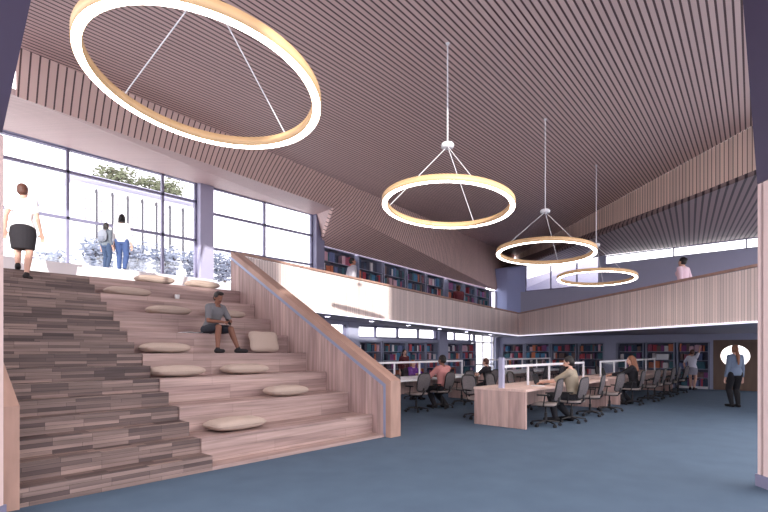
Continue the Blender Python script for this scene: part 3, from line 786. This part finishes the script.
# ------------------------------------------------------------------ people
DG = bpy.context.evaluated_depsgraph_get
def remesh(name, bm, mat, parent, vox, smooth=3):
    me = bpy.data.meshes.new(name); bmesh.ops.recalc_face_normals(bm, faces=bm.faces); bm.to_mesh(me); bm.free()
    o = bpy.data.objects.new(name, me); COL.objects.link(o)
    m = o.modifiers.new('r', 'REMESH'); m.mode = 'VOXEL'; m.voxel_size = vox; m.use_smooth_shade = True
    if smooth:
        q = o.modifiers.new('s', 'SMOOTH'); q.iterations = smooth; q.factor = .5
    bpy.context.view_layer.update()
    ev = o.evaluated_get(DG()); nm = bpy.data.meshes.new_from_object(ev)
    o.modifiers.clear(); o.data = nm; bpy.data.meshes.remove(me); nm.name = name
    nm.materials.clear(); nm.materials.append(mat)
    for p in nm.polygons: p.use_smooth = True
    o.parent = parent
    return o
def ik(a, t, l1, l2, pole):
    d = t - a; L = min(d.length, (l1 + l2) * .995); dn = d.normalized()
    c = (l1 * l1 + L * L - l2 * l2) / (2 * L); h = math.sqrt(max(l1 * l1 - c * c, 0))
    p = (pole - dn * pole.dot(dn)).normalized()
    return a + dn * c + p * h, a + dn * L
def person(label, loc, yaw, H=1.7, fem=False, pelvis=(0, 0, None), lean=0.0, feet=None, hands=None, kpole=None, epole=(0, -1, -.3), look=(0, 0), skin='skin_a',
           hair='hair_dark', hstyle='short', top=(200, 200, 200), sleeve=.4, bottom='long', bcol=(30, 30, 40), shoes=(30, 28, 32), vox=.011, beard=False, side=0, foot_dir=None):
    """figure faces +y before the yaw; returns its Empty"""
    e = empty('person', loc, yaw, label, 'person')
    h = H
    P = V((pelvis[0], pelvis[1], pelvis[2] if pelvis[2] is not None else .525 * h))
    sp = V((math.sin(side), math.sin(lean), math.cos(lean))).normalized(); rt = V((1, 0, 0)); fw = sp.cross(rt) * -1
    if fw.y < 0: fw = -fw
    rt = (rt - sp * rt.dot(sp)).normalized()
    T = lambda t_, f=0, r_=0: P + sp * (t_ * h) + fw * (f * h) + rt * (r_ * h)
    shw = (.088 if fem else .101); hw_ = (.052 if fem else .048)
    sh = {s_: T(.262, -.004, s_ * shw) for s_ in (-1, 1)}; hip = {s_: T(-.01, 0, s_ * hw_) for s_ in (-1, 1)}
    feet = feet or {-1: (-.075, .05, 0), 1: (.075, -.06, 0)}
    hands = hands or {-1: (-.125 * h, .03, .475 * h), 1: (.125 * h, .03, .475 * h)}
    kn = {}; an = {}; el = {}; wr = {}; toe = {}
    for s_ in (-1, 1):
        ft = V(feet[s_]) + V((0, 0, .045 * h))
        kn[s_], an[s_] = ik(hip[s_], ft, .245 * h, .242 * h, V(kpole or (s_ * .12, 1, .1)))
        el[s_], wr[s_] = ik(sh[s_], V(hands[s_]), .18 * h, .155 * h, V((epole[0] * s_ if epole[0] else .12 * s_, epole[1], epole[2])))
        fd = V((foot_dir or {}).get(s_, (s_ * .18, 1, 0))).normalized(); toe[s_] = fd
    neck0 = T(.29, -.002); hp, hy = look
    hd = (sp * .5 + V((0, 0, .5))).normalized()
    headc = neck0 + hd * (.088 * h) + fw * (.012 * h)
    Rz = Matrix.Rotation(hy, 3, 'Z'); Rx = Matrix.Rotation(-hp, 3, 'X'); HR = Rz @ Rx      # hp > 0 looks down
    Hh = lambda x, y, z: headc + HR @ V((x * h, y * h, z * h))
    def torso(bm, t0, t1, g=0.0):
        prof = [(-.065, .055, .05), (-.03, .088 if fem else .082, .064), (0, .098 if fem else .09, .068), (.05, .085, .06), (.085, .07 if fem else .078, .053), (.15, .08 if fem else .086, .06), (.21, .088 if fem else .098, .066), (.255, .088 if fem else .1, .056), (.285, .06, .042), (.305, .033, .033)]
        R = [circ(T(t_, .004), rt, fw, (a + g) * h, (b_ + g) * h, 20) for t_, a, b_ in prof if t0 <= t_ <= t1]
        loft(bm, R)
        if fem and t1 > .2:
            for s_ in (-1, 1): ellipsoid(bm, T(.2, .045, s_ * .042), ((.038 + g) * h, (.034 + g) * h, (.04 + g) * h))
    def leg(bm, s_, k0, k1, g):
        if k0 < 1:
            b_ = kn[s_] if k1 >= 1 else hip[s_].lerp(kn[s_], k1); rb = .034 if k1 >= 1 else .052 - .018 * k1
            capsule(bm, hip[s_], b_, (.053 + g) * h, (rb + g) * h, 14)
        if k1 > 1:
            f_ = min(k1 - 1, 1); b_ = kn[s_].lerp(an[s_], f_); mid = kn[s_].lerp(an[s_], .3) - toe[s_] * (.008 * h)
            capsule(bm, kn[s_], mid, (.033 + g) * h, (.034 + g) * h, 14); capsule(bm, mid, b_, (.034 + g) * h, (.034 - .014 * f_ + g) * h, 14)
    def arm(bm, s_, k1, g):
        capsule(bm, T(.272, -.004, s_ * shw * .40), sh[s_], (.030 + g) * h, (.031 + g) * h, 12)
        b_ = el[s_] if k1 >= 1 else sh[s_].lerp(el[s_], k1)
        capsule(bm, sh[s_], b_, (.030 + g) * h, ((.022 if k1 >= 1 else .030 - .008 * k1) + g) * h, 12)
        if k1 > 1: capsule(bm, el[s_], el[s_].lerp(wr[s_], min(k1 - 1, 1)), (.022 + g) * h, (.022 - .007 * min(k1 - 1, 1) + g) * h, 12)
    # body
    bm = B(); torso(bm, -1, 1)
    capsule(bm, T(.28), headc - hd * (.03 * h), .033 * h, .030 * h)
    ellipsoid(bm, Hh(0, -.004, .012), (.043 * h, .054 * h, .055 * h), HR); ellipsoid(bm, Hh(0, .012, -.025), (.034 * h, .040 * h, .043 * h), HR)
    capsule(bm, Hh(0, .052, .008), Hh(0, .060, -.012), .006 * h, .010 * h, 8)
    ellipsoid(bm, Hh(0, .046, -.048), (.014 * h, .012 * h, .010 * h), HR)
    for s_ in (-1, 1):
        ellipsoid(bm, Hh(s_ * .043, -.004, -.005), (.006 * h, .011 * h, .017 * h), HR, 10, 6)
        leg(bm, s_, 0, 2, 0); arm(bm, s_, 2, 0)
        capsule(bm, an[s_], an[s_] - V((0, 0, .02 * h)) - toe[s_] * .01 * h, .022 * h, .022 * h)
        f0 = an[s_] - V((0, 0, .024 * h)); capsule(bm, f0 - toe[s_] * (.02 * h), f0 + toe[s_] * (.105 * h) - V((0, 0, .006 * h)), .022 * h, .015 * h)
        # hand: palm, four fingers, thumb
        d = (wr[s_] - el[s_]).normalized(); d = (d + V((0, 0, -.12))).normalized(); x = d.cross(V((0, 0, 1)))
        x = x.normalized() if x.length > .2 else V((0, 1, 0)); yv = x.cross(d).normalized()
        pc = wr[s_] + d * (.028 * h)
        loft(bm, [circ(wr[s_] + d * (k * h), x, yv, a * h, c * h, 10) for k, a, c in ((-.008, .014, .012), (.01, .020, .012), (.035, .024, .011), (.052, .023, .009), (.058, .018, .006))])
        for i, ln in enumerate((.036, .043, .041, .032)):
            o0 = wr[s_] + d * (.050 * h) + x * ((-.0165 + .011 * i) * h)
            k1 = o0 + (d * .9 - yv * .25).normalized() * (ln * .55 * h); k2 = k1 + (d * .7 - yv * .7).normalized() * (ln * .5 * h)
            capsule(bm, o0, k1, .0058 * h, .0054 * h, 8); capsule(bm, k1, k2, .0054 * h, .0046 * h, 8)
        sg = -1 if x.dot(rt) * s_ > 0 else 1
        t0 = wr[s_] + d * (.018 * h) + x * (sg * .018 * h); t1 = t0 + (d * .6 + x * sg * .6 - yv * .3).normalized() * (.026 * h); t2 = t1 + (d * .9 - yv * .4).normalized() * (.022 * h)
        capsule(bm, t0, t1, .0075 * h, .0065 * h, 8); capsule(bm, t1, t2, .0062 * h, .0052 * h, 8)
    remesh('body', bm, M[skin], e, vox * .75, 2)
    # face
    for s_ in (-1, 1):
        bm = B(); ellipsoid(bm, Hh(s_ * .018, .0445, .006), (.0065 * h, .005 * h, .0045 * h), HR, 10, 6); obj('eye', bm, M['eye'], e, True)
    bm = B(); ellipsoid(bm, Hh(0, .0515, -.034), (.013 * h, .005 * h, .004 * h), HR, 12, 6); obj('mouth', bm, M['lip'], e, True)
    # hair
    bm = B(); ellipsoid(bm, Hh(0, -.012, .020), (.049 * h, .054 * h, .056 * h), HR); ellipsoid(bm, Hh(0, -.02, -.005), (.047 * h, .045 * h, .046 * h), HR)
    if hstyle == 'quiff': ellipsoid(bm, Hh(0, .022, .062), (.036 * h, .032 * h, .02 * h), HR)
    if hstyle == 'long':
        capsule(bm, Hh(0, -.03, 0), T(.22, -.058), .048 * h, .034 * h, 14)
        for s_ in (-1, 1): capsule(bm, Hh(s_ * .036, -.014, 0), T(.25, -.02, s_ * .05), .020 * h, .018 * h)
    if hstyle == 'bob':
        for s_ in (-1, 0, 1): capsule(bm, Hh(s_ * .03, -.022, 0), Hh(s_ * .036, -.028, -.07), .028 * h, .022 * h)
    if hstyle == 'pony':
        capsule(bm, Hh(0, -.055, .02), T(.27, -.075), .018 * h, .026 * h); capsule(bm, T(.27, -.075), T(.15, -.085), .026 * h, .012 * h)
    if hstyle == 'bun': ellipsoid(bm, Hh(0, -.06, .03), (.024 * h, .022 * h, .024 * h), HR)
    if hstyle == 'crop': pass
    remesh('hair', bm, M[hair], e, vox * .8, 2)
    if beard:
        bm = B(); ellipsoid(bm, Hh(0, .020, -.045), (.033 * h, .036 * h, .026 * h), HR); remesh('beard', bm, M[hair], e, vox * .7, 1)
    # clothes
    bm = B(); torso(bm, -.035 if bottom != 'shorts' else -.03, .29, .011)
    for s_ in (-1, 1): arm(bm, s_, sleeve, .0095)
    remesh('shirt', bm, cloth(top), e, vox)
    bm = B(); torso(bm, -.07, .055, .008)
    if bottom in ('long', 'shorts'):
        for s_ in (-1, 1): leg(bm, s_, 0, 1.96 if bottom == 'long' else .82, .010)
    else:   # skirt to just above the knee
        kz = .30 if bottom == 'skirt' else .36
        mid = (hip[-1] + hip[1]) / 2
        loft(bm, [circ(mid + V((0, .004, dz * h)), rt, V((0, 1, 0)), a * h, b_ * h, 20) for dz, a, b_ in ((.06, .088, .066), (.0, .112, .084), (-.06, .118, .088), (-(.51 - kz) * .7, .108, .086), (-(.51 - kz), .100, .084))])
    remesh({'long': 'trousers', 'shorts': 'shorts'}.get(bottom, 'skirt'), bm, cloth(bcol), e, vox)
    for s_ in (-1, 1):
        bm = B(); f0 = an[s_] - V((0, 0, .022 * h))
        capsule(bm, f0 - toe[s_] * (.024 * h), f0 + toe[s_] * (.11 * h) - V((0, 0, .002 * h)), .027 * h, .021 * h); capsule(bm, an[s_], f0, .026 * h, .027 * h)
        o = remesh('shoe', bm, cloth(shoes), e, vox * .8, 2)
    return e
FW = -math.radians(47.6)          # yaw that faces straight away from the camera
# the woman stepping up to the landing
person('person with cropped hair in white tee and black skirt, climbing the last step', (2.14, 10.9, 2.89), FW + .5, 1.80, True, hands={-1: (-.26, -.04, .88), 1: (.27, .06, .88)}, feet={-1: (-.09, .10, .19), 1: (.07, -.14, .0)},
       skin='skin_b', hair='hair_brown', hstyle='crop', top=(240, 238, 238), sleeve=.55, bottom='skirt', bcol=(34, 30, 36), shoes=(36, 32, 34), vox=.009, look=(-.1, -.3))
ad = person('taller child in white top and blue jeans by the window, seen from behind', (4.47, 12.72, 3.5), FW + .25, 1.44, True, skin='skin_b', hair='hair_dark', hstyle='bob', top=(244, 240, 236), sleeve=1.5, bottom='long', bcol=(70, 92, 140), shoes=(60, 60, 70), vox=.009, hands={-1: (-.2, .12, .66), 1: (.2, .05, .66)})
ch = person('smaller child in grey top with a grey backpack by the window', (4.12, 12.72, 3.5), FW - .1, 1.16, True, skin='skin_b', hair='hair_dark', hstyle='bob', top=(112, 120, 130), sleeve=1.6, bottom='long', bcol=(60, 78, 108), shoes=(50, 50, 56), vox=.009)
bp = empty('backpack', (4.12, 12.72, 3.5), FW - .1, 'small grey backpack worn by the smaller child', 'backpack')
bm = B(); ellipsoid(bm, (0, -.135, .80), (.115, .06, .155)); box(bm, (-.10, -.175, .66), (.10, -.105, .90), 0, .03); remesh('bag_body', bm, cloth((150, 156, 168)), bp, .01)
bm = B(); box(bm, (-.075, -.20, .67), (.075, -.165, .79), 0, .02); obj('pocket', bm, cloth((132, 138, 152)), bp)
for s_ in (-1, 1):
    bm = B(); tube(bm, [(s_ * .07, -.10, .92), (s_ * .085, -.02, .965), (s_ * .09, .075, .90), (s_ * .10, .05, .76), (s_ * .10, -.09, .68)], .012, 6); obj('strap', bm, cloth((120, 126, 138)), bp)
# the young man sitting on the tiers (sits on the fifth, feet on the fourth)
sm = person('young man in grey tee and dark shorts sitting on the tiers, looking at his phone', (4.86, 9.13, tz(4)), PI + .22, 1.74, False, pelvis=(0, -.02, .475), lean=.40, feet={-1: (-.24, .52, .0), 1: (.17, .40, 0)}, kpole=(0, .5, 1),
       hands={-1: (-.04, .44, .62), 1: (.06, .42, .60)}, epole=(1, -.3, -.6), look=(.45, -.1), skin='skin_c', hair='hair_dark', hstyle='quiff', top=(118, 116, 120), sleeve=.75, bottom='shorts', bcol=(40, 42, 52), shoes=(34, 32, 36), vox=.008)
ph = empty('phone', sm.location + Matrix.Rotation(PI + .22, 3, 'Z') @ V((.01, .515, .605)), PI + .22, 'black phone in the hands of the seated young man', 'phone')
ph.rotation_euler = (.7, 0, PI + .22)
bm = B(); box(bm, (-.037, -.005, -.075), (.037, .005, .075), 0, .004); obj('phone_body', bm, M['black'], ph)
bm = B(); box(bm, (-.033, -.0062, -.068), (.033, -.0052, .068)); obj('phone_screen', bm, M['gap'], ph)
# galleries
person('person in light grey top walking on the left gallery past the first bookcases', (11.63, 12.1, zb(11.63) + .27), -PI / 2 - .3, 1.9, False, skin='skin_a', hair='hair_dark', hstyle='short', top=(188, 184, 192), sleeve=1.7, bottom='long', bcol=(50, 50, 60), vox=.011, look=(0, -.3))
person('distant person in dark red standing at the far end of the left gallery', (18.3, 12.2, zb(18.3) + .27), 2.6, 1.84, False, skin='skin_c', hair='hair_dark', hstyle='short', top=(122, 56, 62), sleeve=1.7, bottom='long', bcol=(40, 40, 46), vox=.014)
person('person with a dark bun in pale pink top on the right gallery', (16.35, 3.15, 2.47), FW + .4, 1.88, True, skin='skin_b', hair='hair_dark', hstyle='bun', top=(226, 196, 208), sleeve=1.5, bottom='long', bcol=(40, 40, 48), vox=.013)
# at the desks
SIT = dict(pelvis=(0, -.08, .575), kpole=(0, .6, 1))
person('bearded man in olive-grey tee and dark trousers typing on a laptop at the nearest desk', (10.85, 4.27, 0), .12, 2.0, False, lean=.15, feet={-1: (-.12, .30, 0), 1: (.14, .05, 0)}, hands={-1: (-.10, .58, .87), 1: (.12, .56, .87)}, epole=(1, -.6, -.8), look=(.35, .1),
       skin='skin_b', hair='hair_dark', hstyle='short', beard=True, top=(168, 154, 134), sleeve=.8, bottom='long', bcol=(36, 36, 42), vox=.009, **SIT)
person('person in pink shirt and black trousers seated at the white desk', (11.0, 7.9, 0), -.15, 1.98, False, lean=.06, feet={-1: (-.12, .15, 0), 1: (.14, -.05, 0)}, hands={-1: (-.22, .42, .86), 1: (.18, .42, .86)}, epole=(1, -.6, -.8), look=(.1, .1),
       skin='skin_c', hair='hair_dark', hstyle='short', top=(206, 140, 136), sleeve=1.7, bottom='long', bcol=(28, 26, 32), vox=.011, **SIT)
person('person in black top at the white desk end, right of the pink shirt', (13.3, 7.85, 0), .1, 1.74, False, lean=.15, feet={-1: (-.12, .15, 0), 1: (.14, .1, 0)}, hands={-1: (-.24, .40, .86), 1: (.24, .40, .86)}, epole=(1, -.6, -.8), look=(.2, 0),
       skin='skin_b', hair='hair_brown', hstyle='short', top=(38, 34, 40), sleeve=.6, bottom='long', bcol=(30, 30, 36), vox=.012, **SIT)
person('long-haired woman in black top seated at the rear oak desk', (15.5, 4.3, 0), .15, 1.92, True, lean=.12, feet={-1: (-.10, .2, 0), 1: (.12, .05, 0)}, hands={-1: (-.16, .54, .87), 1: (.14, .54, .87)}, epole=(1, -.6, -.8), look=(.2, .2),
       skin='skin_b', hair='hair_auburn', hstyle='long', top=(30, 28, 34), sleeve=1.7, bottom='long', bcol=(28, 28, 34), vox=.011, **SIT)
person('small seated person in purple shirt behind the white desk, facing the camera', (12.4, 10.02, 0), PI - .1, 1.58, True, lean=.1, feet={-1: (-.10, .2, 0), 1: (.12, .1, 0)}, hands={-1: (-.16, .38, .84), 1: (.16, .38, .84)}, epole=(1, -.6, -.8), look=(.1, 0),
       skin='skin_b', hair='hair_auburn', hstyle='bob', top=(118, 56, 156), sleeve=1.5, bottom='long', bcol=(40, 40, 50), vox=.013, **SIT)
person('dark-haired person in dark red top standing by the low bookcases', (14.3, 12.0, 0), PI - .4, 1.66, True, skin='skin_b', hair='hair_dark', hstyle='bob', top=(96, 40, 44), sleeve=1.5, bottom='long', bcol=(34, 34, 40), vox=.013)
# far right
person('woman with a ponytail in grey-blue sweater and black trousers walking away', (16.75, 1.96, 0), FW - .05, 1.79, True, skin='skin_b', hair='hair_auburn', hstyle='pony', top=(116, 130, 152), sleeve=1.8, bottom='long', bcol=(24, 22, 28), shoes=(26, 24, 28), vox=.010,
       feet={-1: (-.07, .03, 0), 1: (.07, -.03, 0)}, hands={-1: (-.22, .06, .82), 1: (.23, .05, .81)})
person('woman in white tee and pale grey skirt reaching up to a bookshelf', (22.85, 4.08, 0), -PI / 2 - .12, 1.66, True, skin='skin_b', hair='hair_brown', hstyle='bun', top=(226, 224, 236), sleeve=.7, bottom='short_skirt', bcol=(158, 156, 170), shoes=(40, 34, 40), vox=.012,
       hands={-1: (-.26, .05, .80), 1: (.16, .42, 1.72)}, feet={-1: (-.08, .02, 0), 1: (.08, -.05, 0)}, epole=(1, -.3, -.4))
# ------------------------------------------------------------------ outside the windows
b = B(); box(b, (-10, 18.2, -.2), (15.2, 19.0, 4.35)); tag(obj('wall_garden', b, M['render_white']), kind='structure')
b = B(); box(b, (-30, 19.0, -.2), (15.2, 27, 4.3)); box(b, (-30, 27, -.2), (20.5, 60, 4.3)); tag(obj('ground_upper', b, M['paving']), kind='structure')
def leaves(bm, cx, cy, cz_, rx, ry, rz, n, s):
    for _ in range(n):
        while True:
            p = V((random.uniform(-1, 1), random.uniform(-1, 1), random.uniform(-1, 1)))
            if .25 < p.length < 1: break
        c = V((cx + p.x * rx, cy + p.y * ry, cz_ + p.z * rz))
        a = V((random.gauss(0, 1), random.gauss(0, 1), random.gauss(0, 1))).normalized(); x, y = frame_axes(a)
        l = s * random.uniform(.6, 1.3)
        bm.faces.new([bm.verts.new(c - x * l), bm.verts.new(c + y * l * .45), bm.verts.new(c + x * l), bm.verts.new(c - y * l * .45)])
def tree(x, y, z0, zc, rx, rz, n, s, label, mat='tree', nm='garden_tree', cat='tree', grp=None):
    e = empty(nm, (x, y, z0), 0, label, cat, grp)
    bm = B(); tube(bm, [(x, y, z0), (x + .1, y, z0 + (zc - z0) * .5), (x, y + .05, zc)], .07 if nm != 'shrub' else .03, 8)
    for k in range(5):
        a = k * 1.3; tube(bm, [(x, y, z0 + (zc - z0) * .7), (x + .6 * rx * math.cos(a), y + .5 * rx * math.sin(a), zc + rz * .3)], .03, 6)
    obj('trunk', bm, M['bark'], e, world=True)
    bm = B()
    for k in range(7):
        a = k * 2.4; q = .45 if k else 0
        leaves(bm, x + rx * q * math.cos(a), y + rx * q * math.sin(a), zc + rz * .35 * math.sin(k * 1.7), rx * .6, rx * .6, rz * .62, n // 7, s)
    obj('crown', bm, M[mat], e, world=True)
for i, (x, zc, w_) in enumerate(((6.2, 5.0, .62), (7.45, 5.05, .62), (8.7, 5.1, .62), (9.95, 5.15, .62), (11.2, 5.2, .62))):
    tree(x, 19.9, 4.3, zc, w_, .85, 800, .10, ('pale blue-grey hedge bush outside, first from the left behind the glass', 'pale blue-grey hedge bush just left of the children', 'pale blue-grey hedge bush behind the child in white', 'pale blue-grey hedge bush right of the children', 'pale blue-grey hedge bush next to the lavender column')[i], 'hedge', 'hedge_bush', 'bush', 'hedge bushes outside the windows')
tree(4.7, 19.7, 4.3, 4.7, .7, .4, 500, .08, 'low grey shrub outside, right of the woman on the stair', 'hedge', 'shrub', 'shrub')
tree(13.0, 19.6, 4.3, 5.2, .55, .8, 600, .08, 'thin grey shrub outside, right of the lavender column', 'hedge', 'shrub', 'shrub')
# neighbouring white building with tall perforated panels
e = empty('neighbouring_building', (13, 29, 4.3), 0, 'white building outside with tall perforated panels and dark joints', 'building')
bm = B(); box(bm, (7.6, 28.2, 4.3), (14.4, 36, 10.2)); obj('building_wall', bm, M['render_white'], e, world=True)
bm = B(); box(bm, (7.3, 27.6, 10.2), (14.8, 36.4, 10.45)); obj('roof_slab', bm, M['column'], e, world=True)
x = 7.9
while x < 13.6:
    bm = B(); box(bm, (x, 28.0, 6.9), (x + .66, 28.15, 9.7)); p = obj('facade_panel', bm, M['render_white'], e, world=True)
    bm = B()
    for i in range(2):
        for j in range(5): box(bm, (x + .15 + i * .25, 27.98, 7.25 + j * .50), (x + .23 + i * .25, 28.01, 7.40 + j * .50))
    obj('perforation', bm, M['frame'], p, world=True)
    bm = B(); box(bm, (x + .67, 27.9, 6.7), (x + .74, 28.1, 9.9)); obj('joint_post', bm, M['post_dark'], e, world=True)
    x += .76
tree(13.0, 38, 4.3, 13.7, 1.6, 1.2, 1500, .16, 'green tree crown above the neighbouring roof, left one')
tree(16.6, 39, 4.3, 14.0, 1.9, 1.3, 1800, .16, 'green tree crown above the neighbouring roof, broader right one')
